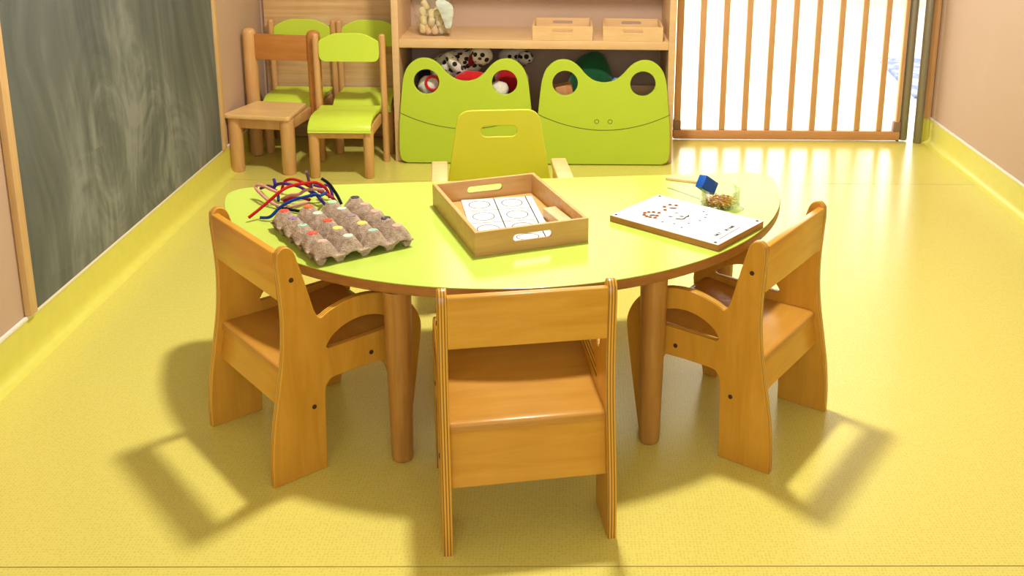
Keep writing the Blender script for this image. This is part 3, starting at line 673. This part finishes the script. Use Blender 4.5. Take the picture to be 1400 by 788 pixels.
# ------------------------------------------------------------------ plastic bag with foam pieces and napkin on the shelf
BX, BY, BZ = -.537, 4.165, .5045
def blob(rx, ry, rz, amp, seed, sub=3, freq=1.6, flat_bottom=False):
    from mathutils import noise
    bm = bmesh.new(); bmesh.ops.create_icosphere(bm, subdivisions=sub, radius=1)
    for v in bm.verts:
        n = noise.noise_vector(v.co*freq+Vector((seed*3.1, seed*1.7, seed)))+.5*noise.noise_vector(v.co*freq*2.3+Vector((seed, 0, 2*seed)))
        c = v.co+n*amp; v.co = Vector((c.x*rx, c.y*ry, c.z*rz))
        if flat_bottom: v.co.z = max(v.co.z, -rz*.8)
    return from_bm(bm, 'blob', 80)
def bag_mesh():
    bm = bmesh.new(); prof = [(.001, .0005), (.058, .001), (.064, .008), (.071, .04), (.079, .08), (.083, .115), (.080, .14), (.086, .165), (.078, .185)]; n = 48; rings = []
    for k, (r, z) in enumerate(prof):
        ring = []
        for i in range(n):
            a = 2*math.pi*i/n; f = 1+(.07*mnoise.noise((3*math.cos(a), 3*math.sin(a), z*25)) if k > 2 else 0)
            ring.append(bm.verts.new((r*f*math.cos(a), r*f*.8*math.sin(a), z+(.012*mnoise.noise((2*math.cos(a), 2*math.sin(a), 7)) if k > 6 else 0))))
        rings.append(ring)
    for a, b in zip(rings, rings[1:]):
        for i in range(n): bm.faces.new((a[i], a[(i+1) % n], b[(i+1) % n], b[i]))
    return from_bm(bm, 'bag', 60)
tag(obj('plastic_bag', bag_mesh(), M['bag'], None, (BX, BY, BZ)), 'open clear plastic bag of foam pieces standing on the shelf', 'bag')
foam = plain('yellow_foam', (.76, .64, .36, 1), .8, var=.08, vscale=40); foam2 = plain('peach_foam', (.78, .50, .27, 1), .8, var=.1, vscale=40)
random.seed(9)
cap = lathe([(.004, 0), (.010, .003), (.0135, .010), (.0135, .034), (.010, .041), (.004, .044)], 16)
spots = [(-.040, -.028, .008), (-.015, -.036, .006), (.012, -.038, .006), (.036, -.028, .008), (-.030, .010, .008), (.004, .012, .006), (.034, .012, .008), (-.034, -.030, .040), (-.006, -.030, .036), (.022, -.034, .038), (-.020, .014, .040), (.018, .014, .040), (-.004, -.034, .066), (-.036, -.02, .072), (.020, -.028, .070), (.002, .016, .072), (.004, -.036, .094), (-.026, .004, .098)]
for i, (x, y, z) in enumerate(spots):
    tilt = random.uniform(-.5, .5) if i != 16 else 1.5
    pale = z > .035 or i % 3 == 0
    o = obj('foam_piece', cap, foam if pale else foam2, None, (BX+x, BY+y, BZ+z), (random.uniform(-.3, .3), tilt, random.uniform(0, 3)*(i != 16)))
    tag(o, ('pale yellow' if pale else 'peach')+' foam piece inside the plastic bag', 'foam piece', ('pale yellow' if pale else 'peach')+' foam pieces in the plastic bag')
bm = bmesh.new(); g = []
out = crom([(-.034, .095), (-.012, .108), (.012, .098), (.032, .082), (.036, .055), (.030, .020), (.022, -.010), (.002, -.008), (-.006, .02), (-.020, .055)], 4, True)
nap = plate([(x, z) for x, z in out], .006, 'xz', bev=.002)
bm.from_mesh(nap); bmesh.ops.subdivide_edges(bm, edges=bm.edges[:], cuts=1)
for v in bm.verts: v.co.y += .010*mnoise.noise((v.co.x*45, 1.3, v.co.z*45))-.35*(v.co.x**2)*10
tag(obj('napkin', from_bm(bm, 'napkin', 70), cloth('mint_white_napkin', (.72, .78, .70, 1)), None, (BX+.052, BY-.074, BZ+.047)), 'crumpled pale napkin hanging over the plastic bag rim', 'napkin')

# ------------------------------------------------------------------ toys in the bins
def plush(name, label, me, mat, loc, rot=(0, 0, 0), cat='plush toy'):
    return tag(obj(name, me, mat, None, loc, rot), label, cat)
spot_m = cloth('spotted_plush', (.80, .76, .66, 1), (.02, .018, .015, 1), .36, 34)
red_m = cloth('red_cloth', (.62, .015, .02, 1)); mar_m = cloth('maroon_cloth', (.22, .008, .015, 1)); wht_m = cloth('white_plush', (.80, .76, .66, 1))
# spotted plush dog: body, head, ears, paws
t = thing('spotted_plush_dog', 'white plush dog with black spots heaped in the bin', 'plush toy', (-.43, 4.19, .29))
obj('body', blob(.115, .07, .062, .14, 3), spot_m, t, (-.02, -.01, .085), (0, R(-14), 0))
obj('leg', blob(.026, .03, .055, .1, 5), spot_m, t, (-.068, -.055, .075), (R(20), R(25), 0))
obj('leg', blob(.024, .028, .060, .1, 6), spot_m, t, (-.020, -.075, .100), (R(10), R(-35), 0))
hd_ = obj('head', blob(.047, .045, .042, .06, 7), spot_m, t, (.085, -.055, .135))
obj('ear', blob(.016, .012, .034, .15, 8), mar_m, t, (.052, -.075, .125), (0, R(20), 0))
obj('nose', blob(.008, .007, .006, .02, 9, 2), M['ink'], t, (.083, -.102, .130))
t2 = thing('small_spotted_plush', 'small white spotted plush toy at the back of the bin', 'plush toy', (-.215, 4.26, .27))
obj('body', blob(.07, .045, .05, .1, 13), spot_m, t2, (.0, 0, .125))
obj('head', blob(.035, .032, .03, .06, 14), spot_m, t2, (.045, -.035, .13))
plush('red_cloth', 'bright red cloth under the spotted plush dog', blob(.078, .045, .052, .2, 21), red_m, (-.375, 4.078, .320), cat='cloth')
plush('red_cloth', 'red cloth crumpled on top of the heap behind the spotted plush dog', blob(.045, .035, .045, .2, 22), red_m, (-.375, 4.275, .405), cat='cloth')
plush('maroon_cloth', 'dark maroon cloth behind the eye hole of the plush-filled bin', blob(.07, .05, .075, .2, 23), cloth('dark_red_cloth', (.40, .008, .015, 1)), (-.222, 4.135, .325), cat='cloth')
plush('white_plush', 'plain white plush toy behind the eye hole beside the maroon cloth', blob(.04, .03, .035, .12, 24), wht_m, (-.268, 4.058, .30))
t = thing('red_trimmed_plush', 'white plush toy with red trim behind an eye hole', 'plush toy', (-.552, 4.078, .285))
obj('body', blob(.045, .035, .04, .12, 25), wht_m, t, (.0, 0, .025))
obj('red_trim', tube([(.02+.028*math.cos(a), -.034, .042+.028*math.sin(a)) for a in [2*math.pi*i/18 for i in range(18)]], .006, True, 2), red_m, t)
plush('dark_plush', 'black plush toy in the corner of the plush-filled bin', blob(.030, .04, .055, .1, 26), cloth('black_plush', (.015, .012, .018, 1)), (-.592, 4.215, .335))
plush('brown_blanket', 'brown blanket filling the bottom of the plush-filled bin', blob(.20, .112, .10, .10, 27), cloth('brown_blanket', (.10, .05, .03, 1)), (-.40, 4.17, .150), cat='blanket')
plush('green_toy', 'dark green cloth toy in the gate-side bin', blob(.10, .07, .15, .12, 31), cloth('dark_green_cloth', (.01, .10, .035, 1)), (.105, 4.17, .285))
tag(obj('brown_box', box(-.035, .035, -.03, .03, -.12, .045, .004), wood('brown_card', (.42, .17, .05, 1), (.6, .3, .12, 1)), None, (-.005, 4.08, .275), (0, R(-10), R(8))), 'orange brown wooden block behind an eye hole of the gate-side bin', 'block')
tag(obj('blue_toy', blob(.022, .02, .03, .1, 33), plain('sky_blue_plastic', (.12, .35, .62, 1), .4), None, (.205, 4.10, .315)), 'small light blue toy peeking over the gate-side bin', 'toy')
plush('brown_blanket', 'brown blanket filling the gate-side bin', blob(.19, .11, .035, .08, 37), cloth('dark_brown_blanket', (.07, .035, .02, 1)), (.16, 4.17, .082), cat='blanket')
